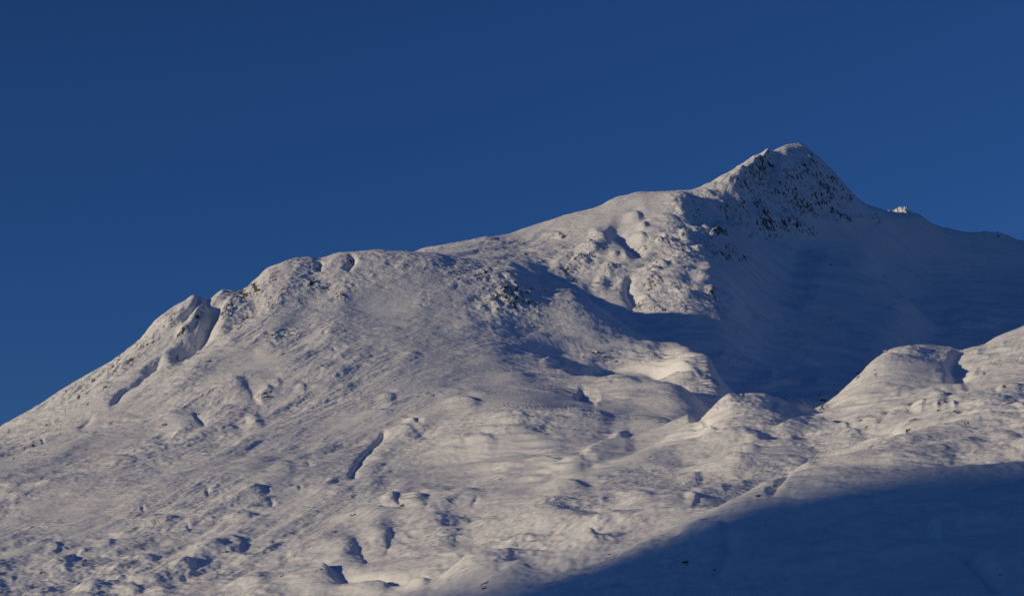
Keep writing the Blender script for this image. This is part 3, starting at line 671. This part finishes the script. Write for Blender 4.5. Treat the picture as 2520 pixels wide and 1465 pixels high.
# ------------------------------------------------------------------ materials
def snow_material(name, rock=True):
    m = bpy.data.materials.new(name); m.use_nodes = True
    t = m.node_tree; N = t.nodes; K = t.links
    b = N['Principled BSDF']
    b.inputs['Roughness'].default_value = 0.75
    b.inputs['Specular IOR Level'].default_value = 0.15
    geo = N.new('ShaderNodeNewGeometry')
    def noise(scale, detail, rough, vec=None, dist=0.0):
        n = N.new('ShaderNodeTexNoise'); n.inputs['Scale'].default_value = scale
        n.inputs['Detail'].default_value = detail; n.inputs['Roughness'].default_value = rough
        n.inputs['Distortion'].default_value = dist
        K.new(vec if vec is not None else geo.outputs['Position'], n.inputs['Vector'])
        return n
    def math_(op, a, b_=None, clamp=False):
        n = N.new('ShaderNodeMath'); n.operation = op; n.use_clamp = clamp
        for i, q in enumerate((a, b_)):
            if q is None: continue
            if isinstance(q, (int, float)): n.inputs[i].default_value = q
            else: K.new(q, n.inputs[i])
        return n.outputs[0]
    def mix(f, a, b_):
        n = N.new('ShaderNodeMix'); n.data_type = 'RGBA'
        K.new(f, n.inputs['Factor'])
        for q, s in ((a, 6), (b_, 7)):
            if isinstance(q, tuple): n.inputs[s].default_value = q
            else: K.new(q, n.inputs[s])
        return n.outputs[2]
    # wind-combed stretch of the coordinates
    mp = N.new('ShaderNodeMapping'); mp.inputs['Rotation'].default_value = (0, 0, math.radians(-18))
    mp.inputs['Scale'].default_value = (0.45, 1.0, 1.0)
    K.new(geo.outputs['Position'], mp.inputs['Vector'])
    tone = noise(0.012, 4, 0.6)
    snow = mix(tone.outputs['Fac'], (0.74, 0.76, 0.80, 1), (0.88, 0.88, 0.88, 1))
    mp2 = N.new('ShaderNodeMapping'); mp2.inputs['Rotation'].default_value = (0, 0.6, 0); mp2.inputs['Scale'].default_value = (1.3, 0.8, 0.55)
    K.new(geo.outputs['Position'], mp2.inputs['Vector'])
    n1 = noise(0.16, 5, 0.62, mp.outputs[0], 0.6)
    n2 = noise(0.05, 3, 0.55, mp.outputs[0], 0.8)
    bh = math_('ADD', math_('MULTIPLY', n1.outputs['Fac'], 3.0), math_('MULTIPLY', n2.outputs['Fac'], 5.5))
    if rock:
        at = N.new('ShaderNodeAttribute'); at.attribute_name = 'rock'
        r1 = noise(0.105, 4, 0.66, mp2.outputs[0], 0.5)
        r2 = noise(0.03, 3, 0.6)
        # steep faces shed their snow
        sep = N.new('ShaderNodeSeparateXYZ'); K.new(geo.outputs['Normal'], sep.inputs[0])
        steep = math_('SUBTRACT', 0.84, sep.outputs['Z'])
        k = math_('ADD', math_('MULTIPLY', at.outputs['Fac'], 0.22), math_('MULTIPLY', steep, 0.30))
        k = math_('ADD', k, math_('MULTIPLY', math_('SUBTRACT', r2.outputs['Fac'], 0.5), 0.30))
        k = math_('ADD', k, math_('SUBTRACT', r1.outputs['Fac'], 0.705))
        mask = math_('MULTIPLY', k, 26.0, True)
        present = math_('MULTIPLY', at.outputs['Fac'], 12.0, True)
        mask = math_('MULTIPLY', mask, present)
        rc = noise(0.4, 4, 0.6)
        rcol = mix(rc.outputs['Fac'], (0.045, 0.041, 0.040, 1), (0.20, 0.18, 0.165, 1))
        snow = mix(mask, snow, rcol)
        bh = math_('ADD', bh, math_('MULTIPLY', mask, -1.2))
        rr = N.new('ShaderNodeMapRange'); K.new(mask, rr.inputs[0]); rr.inputs[3].default_value = 0.75; rr.inputs[4].default_value = 0.9
        K.new(rr.outputs[0], b.inputs['Roughness'])
    n3 = noise(0.004, 2, 0.5)
    patch = N.new('ShaderNodeMapRange'); K.new(n3.outputs['Fac'], patch.inputs[0])
    patch.inputs[1].default_value = 0.38; patch.inputs[2].default_value = 0.62; patch.inputs[3].default_value = 0.35; patch.inputs[4].default_value = 1.25
    bh = math_('MULTIPLY', bh, patch.outputs[0])
    bp = N.new('ShaderNodeBump'); bp.inputs['Strength'].default_value = 0.6; bp.inputs['Distance'].default_value = 1.0
    K.new(bh, bp.inputs['Height'])
    K.new(bp.outputs[0], b.inputs['Normal'])
    K.new(snow, b.inputs['Base Color'])
    return m
M_SNOW = snow_material('snow_and_rock')

def tag(o, **kw):
    for k, v in kw.items(): o[k] = v
    return o

# ------------------------------------------------------------------ build the land as meshes
P3 = np.stack([XG, YG, ZF], -1)
du = np.gradient(P3, axis=1); dt = np.gradient(P3, axis=0)
NRM = np.cross(du, dt); NRM /= np.linalg.norm(NRM, axis=-1, keepdims=True)
def grid_object(name, facemask):
    fi, fj = np.nonzero(facemask)
    vid = np.zeros((NT, NU), bool)
    for a in (0, 1):
        for b in (0, 1): vid[fi + a, fj + b] = True
    num = np.full((NT, NU), -1, np.int64); vi = np.nonzero(vid); num[vi] = np.arange(len(vi[0]))
    quads = np.stack([num[fi, fj], num[fi, fj + 1], num[fi + 1, fj + 1], num[fi + 1, fj]], -1).astype(np.int32)
    me = bpy.data.meshes.new(name)
    me.vertices.add(len(vi[0])); me.vertices.foreach_set('co', P3[vi].astype(np.float32).ravel())
    me.loops.add(quads.size); me.loops.foreach_set('vertex_index', quads.ravel())
    me.polygons.add(len(quads))
    me.polygons.foreach_set('loop_start', np.arange(0, quads.size, 4, dtype=np.int32))
    me.polygons.foreach_set('use_smooth', np.ones(len(quads), bool))
    at = me.attributes.new('rock', 'FLOAT', 'POINT'); at.data.foreach_set('value', ROCK[vi].astype(np.float32))
    me.update(calc_edges=True)
    me.normals_split_custom_set_from_vertices(NRM[vi].astype(np.float32))
    me.materials.append(M_SNOW)
    o = bpy.data.objects.new(name, me); sc.collection.objects.link(o)
    return tag(o, kind='structure')
Tf = TG[:-1, :-1]; Uf = UG[:-1, :-1]
far = Tf >= 9
hill = (~far) & (Uf > 1330 + (Tf < 4) * 0) & (Tf >= 4) & ((Tf < 7) | (Uf > 1790))
nearh = (Tf < 4)
shoulder = ~(far | hill | nearh)
grid_object('summit_ridge', far)
grid_object('snow_hills', hill)
grid_object('foreground_slope', nearh)
grid_object('mountain_shoulder', shoulder)

# ------------------------------------------------------------------ a far white peak that looks over the saddle
def far_peak():
    D = 12500.0
    n, m_ = 260, 90
    X = np.linspace((2130 - W0 / 2) * D / F, (2310 - W0 / 2) * D / F, n); w = np.linspace(-420, 420, m_)
    XX, WW = np.meshgrid(X, w, indexing='ij'); YY = D + WW
    env = pchip([2130, 2165, 2186, 2200, 2213, 2226, 2236, 2250, 2310], [560, 538, 519, 514, 511, 508, 514, 528, 580], X * F / D + W0 / 2)
    top = (VH - env) * D / F
    r = 0.45 - np.abs(perlin(XX / 34, YY / 46, 150)) + 0.5 * (0.4 - np.abs(perlin(XX / 15, YY / 20, 151))) + 0.3 * perlin(XX / 7, YY / 9, 152)
    ZZ = top[:, None] - np.abs(WW) * 1.0 + 34 * (r - 0.35)
    co = np.stack([XX, YY, ZZ + CZ], -1).reshape(-1, 3)
    fi, fj = np.meshgrid(np.arange(n - 1), np.arange(m_ - 1), indexing='ij')
    a = (fi * m_ + fj).ravel()
    quads = np.stack([a, a + m_, a + m_ + 1, a + 1], -1)
    me = bpy.data.meshes.new('distant_peak')
    me.from_pydata(co.tolist(), [], quads.tolist()); me.update()
    me.materials.append(M_SNOW)
    o = bpy.data.objects.new('distant_peak', me); sc.collection.objects.link(o)
    tag(o, kind='structure')
far_peak()

# ------------------------------------------------------------------ the neighbouring mountain, out of frame to the left, whose shadow lies on the near hillside
def neighbour():
    n, m_ = 220, 90
    q = np.linspace(-2500, 3200, n); w = np.linspace(-1500, 1500, m_)
    prof = pchip([-2500, 0, 900, 1387, 1498, 1568, 1660, 1750, 2000, 2500, 3200], [950, 1400, 1289, 1149, 1085, 1030, 980, 905, 690, 490, 300], q)
    prof = prof + fbm(q, q * 0, 90, 4, seed=80) * 26
    Q, Wd = np.meshgrid(q, w, indexing='ij')
    zz = prof[:, None] - np.abs(Wd) * 0.62 + fbm(Q, Wd, 260, 4, seed=85) * 30 * np.clip(np.abs(Wd) / 300, 0, 1)
    s2 = np.array([-math.cos(SUN_A), -math.sin(SUN_A)]); p2 = np.array([-math.sin(SUN_A), math.cos(SUN_A)])
    LP = 6200
    X = s2[0] * (LP + Wd) + p2[0] * Q; Y = s2[1] * (LP + Wd) + p2[1] * Q
    co = np.stack([X, Y, np.maximum(zz, -30)], -1).reshape(-1, 3)
    fi, fj = np.meshgrid(np.arange(n - 1), np.arange(m_ - 1), indexing='ij')
    a = (fi * m_ + fj).ravel()
    quads = np.stack([a, a + m_, a + m_ + 1, a + 1], -1)
    me = bpy.data.meshes.new('neighbour_mountain')
    me.from_pydata(co.tolist(), [], quads.tolist())
    me.polygons.foreach_set('use_smooth', np.ones(len(quads), bool)); me.update()
    me.materials.append(M_SNOW)
    o = bpy.data.objects.new('neighbour_mountain', me); sc.collection.objects.link(o)
    tag(o, kind='structure')
neighbour()

# ------------------------------------------------------------------ single boulders
VF = VH - (ZF - CZ) * F / YG
VM = np.minimum.accumulate(VF, axis=0)
def surf(u, v):
    c = int(np.clip(np.rint((u - U[0]) / (U[1] - U[0])), 1, NU - 2))
    j = int(np.argmax(VM[:, c] <= v))
    return P3[j, c], NRM[j, c]
def rock_material():
    m = bpy.data.materials.new('bare_rock'); m.use_nodes = True
    t = m.node_tree; N = t.nodes; b = N['Principled BSDF']; b.inputs['Roughness'].default_value = 0.9
    g = N.new('ShaderNodeNewGeometry'); n = N.new('ShaderNodeTexNoise'); n.inputs['Scale'].default_value = 0.7; n.inputs['Detail'].default_value = 5
    t.links.new(g.outputs['Position'], n.inputs['Vector'])
    r = N.new('ShaderNodeValToRGB'); r.color_ramp.elements[0].position = 0.35; r.color_ramp.elements[0].color = (0.025, 0.022, 0.021, 1)
    r.color_ramp.elements[1].position = 0.7; r.color_ramp.elements[1].color = (0.12, 0.10, 0.085, 1)
    t.links.new(n.outputs['Fac'], r.inputs[0]); t.links.new(r.outputs[0], b.inputs['Base Color'])
    bp = N.new('ShaderNodeBump'); bp.inputs['Distance'].default_value = 0.8; t.links.new(n.outputs['Fac'], bp.inputs['Height']); t.links.new(bp.outputs[0], b.inputs['Normal'])
    return m
M_ROCK = rock_material()
import bmesh
from mathutils import noise as mn
def boulder(k, x, y, wpx, hpx, label, cap=0.72, seed=0, group='dark boulders scattered over the snow'):
    (u, v), = P(k, x, y)
    p, n = surf(u, v)
    w = wpx * p[1] / F; h = hpx * p[1] / F
    root = bpy.data.objects.new('boulder', None); sc.collection.objects.link(root)
    root.location = p; tag(root, label=label, category='boulder', group=group)
    bm = bmesh.new(); bmesh.ops.create_icosphere(bm, subdivisions=3, radius=0.5)
    off = Vector((seed * 3.7, seed * 1.9, seed * 5.3))
    for q in bm.verts:
        d = q.co.normalized()
        r = 0.5 * (1 + 0.42 * mn.noise(d * 1.6 + off) + 0.22 * mn.noise(d * 3.9 + off) + 0.10 * mn.noise(d * 9 + off))
        c = d * r
        for ax in (Vector((0.7, -0.6, 0.35)), Vector((-0.5, -0.8, 0.2)), Vector((0.1, -0.3, 0.95))):     # broken flat faces
            a_ = ax.normalized(); e = c.dot(a_) - 0.36
            if e > 0: c -= a_ * e * 0.85
        q.co = Vector((c.x * w * 1.1, c.y * w * 0.9, c.z * h * 1.15 + h * 0.05))
    bm.normal_update()
    top = [f for f in bm.faces if f.normal.z > cap]
    capm = bmesh.new(); vm = {}
    for f in top:
        vs = []
        for q in f.verts:
            if q not in vm: vm[q] = capm.verts.new(q.co + Vector((0, 0, 0.06 * h)) + q.normal * 0.03 * w)
            vs.append(vm[q])
        capm.faces.new(vs)
    bed = [e for e in capm.edges if e.is_boundary]
    r = bmesh.ops.extrude_edge_only(capm, edges=bed)
    for q in [g for g in r['geom'] if isinstance(g, bmesh.types.BMVert)]: q.co.z -= 0.22 * h
    for nm, b_, mt in (('rock_face', bm, M_ROCK), ('snow_cap', capm, M_SNOW)):
        if len(b_.faces) == 0: b_.free(); continue
        me = bpy.data.meshes.new(nm); b_.to_mesh(me); b_.free(); me.materials.append(mt)
        o = bpy.data.objects.new(nm, me); sc.collection.objects.link(o); o.parent = root
for i_, a_ in enumerate([
    (5,1070,727,13,8,'largest dark boulder, lying in the blue hollow between the two right-hand domes'),
    (5,1040,704,7,4,'flat dark rock just up the slope from the boulder in the blue hollow'),
    (5,800,720,6,4,'dark rock on the sunlit hump right of the small white dome'),
    (5,425,854,5,3,'small brown rock at the sunlit foot of the small white dome'),
    (5,448,813,5,3,'small grey rock halfway down the front of the small white dome'),
    (5,1322,528,8,8,'rock jutting from the steep left edge of the large white dome'),
    (5,1520,378,10,5,'dark rock on the upper left shoulder of the large white dome'),
    (5,1442,500,6,3,'small flat rock low on the left flank of the large white dome'),
    (5,1665,803,11,4,'brown rock strip under the lit ledges below the large white dome'),
    (5,1900,795,9,8,'left of two snow-plastered boulders casting shadows on the right slope'),
    (5,2012,803,7,9,'right of two snow-plastered boulders casting shadows on the right slope'),
    (5,1375,915,8,6,'dark rock under the lit rim above the deep blue pocket'),
    (5,1465,880,6,4,'dark rock at the right end of the lit rim above the blue pocket'),
    (5,1332,868,7,5,'dark rock at the left end of the lit rim above the blue pocket'),
    (5,1680,942,12,9,'square brown rock right of the deep blue pocket'),
    (5,480,1074,8,3,'flat dark rock beside a small drift left of centre among the middle hills'),
    (5,242,1388,6,6,'dark rock near the head of the snowy gully left of the ravine'),
    (5,600,1415,10,8,'grey rock at the bottom of the narrow ravine'),
    (5,1950,1002,4,3,'tiny rock on the sunlit hillside above the large shaded slope'),
    (8,205,815,5,4,'small rock just above the edge of the large blue shadow'),
    (8,663,957,4,4,'lone small boulder inside the upper left of the large blue shadow'),
    (8,291,1281,6,5,'lone dark boulder low in the left of the large blue shadow'),
    (8,85,1226,17,8,'broad dark outcrop near the lower left tip of the large blue shadow'),
    (8,2350,1322,7,4,'dark rock near the lower right corner of the shaded slope'),
    (7,2050,1168,9,4,'flat dark rock on the lit slope just above the shadow edge'),
    (7,205,885,14,5,'long flat dark rock under a lit ledge in the lower middle'),
    (7,1505,1071,11,4,'flat dark rock on the low ledge right of the round lumps'),
    (7,1380,1110,4,7,'upright narrow rock at the end of the low ledge'),
    (7,545,1137,6,4,'small brown rock on the round lump at the bottom centre'),
    (7,1145,1410,12,6,'grey rock at the very bottom of the lit slope, centre'),
    (7,560,818,10,8,'dark rock tucked under the bright round ledge, lower centre'),
    (7,2405,216,9,4,'dark rock on the sunlit left edge of the small white dome'),
    (7,1850,452,10,3,'thin dark rock at the foot of the lit middle hill'),
    (6,1620,1150,15,5,'long dark rock in the lower left, on a snowy ledge'),
    (6,1955,1080,7,4,'small brown rock right above the long dark rock, lower left'),
    (6,2297,1274,18,4,'thin dark rock band on the lower ledge, bottom left of centre'),
    (6,2037,1324,9,8,'square dark rock below the thin rock band, bottom left of centre'),
    (6,605,1215,9,9,'dark boulder in a small gully at the lower left'),
    (6,290,1305,4,7,'small upright rock at the bottom left'),
    (6,325,452,9,5,'slanted dark rock at the far left under the rock band'),
    (3,1920,1241,16,6,'largest flat dark slab on the middle of the white slope'),
    (3,2028,931,11,5,'dark rock in the snow bowl below the rounded summit shoulder'),
    (3,1500,981,9,6,'small dark rock right of the long blue gully'),
    (2,1412,1279,17,9,'largest dark outcrop on the sunlit ledges beside the shaded basin'),
    (2,1470,1316,10,5,'dark rock below and right of the largest outcrop beside the basin'),
    (2,1556,1350,6,6,'small dark rock on the lower ledge beside the shaded basin'),
    (2,956,1092,6,6,'lone dark boulder below the rocky nose'),
    (2,548,1214,6,5,'lone dark boulder in the middle of the smooth white slope'),
    (2,178,1228,5,3,'small rock on the smooth white slope, left of the lone boulder'),
    (1,1124,1007,6,3,'tiny dark rock in the blue snow bowl below the summit'),
    (1,1505,1090,4,4,'tiny dark rock on the shaded spur right of the summit bowl'),
    ]):
    boulder(*a_[:6], seed=i_)
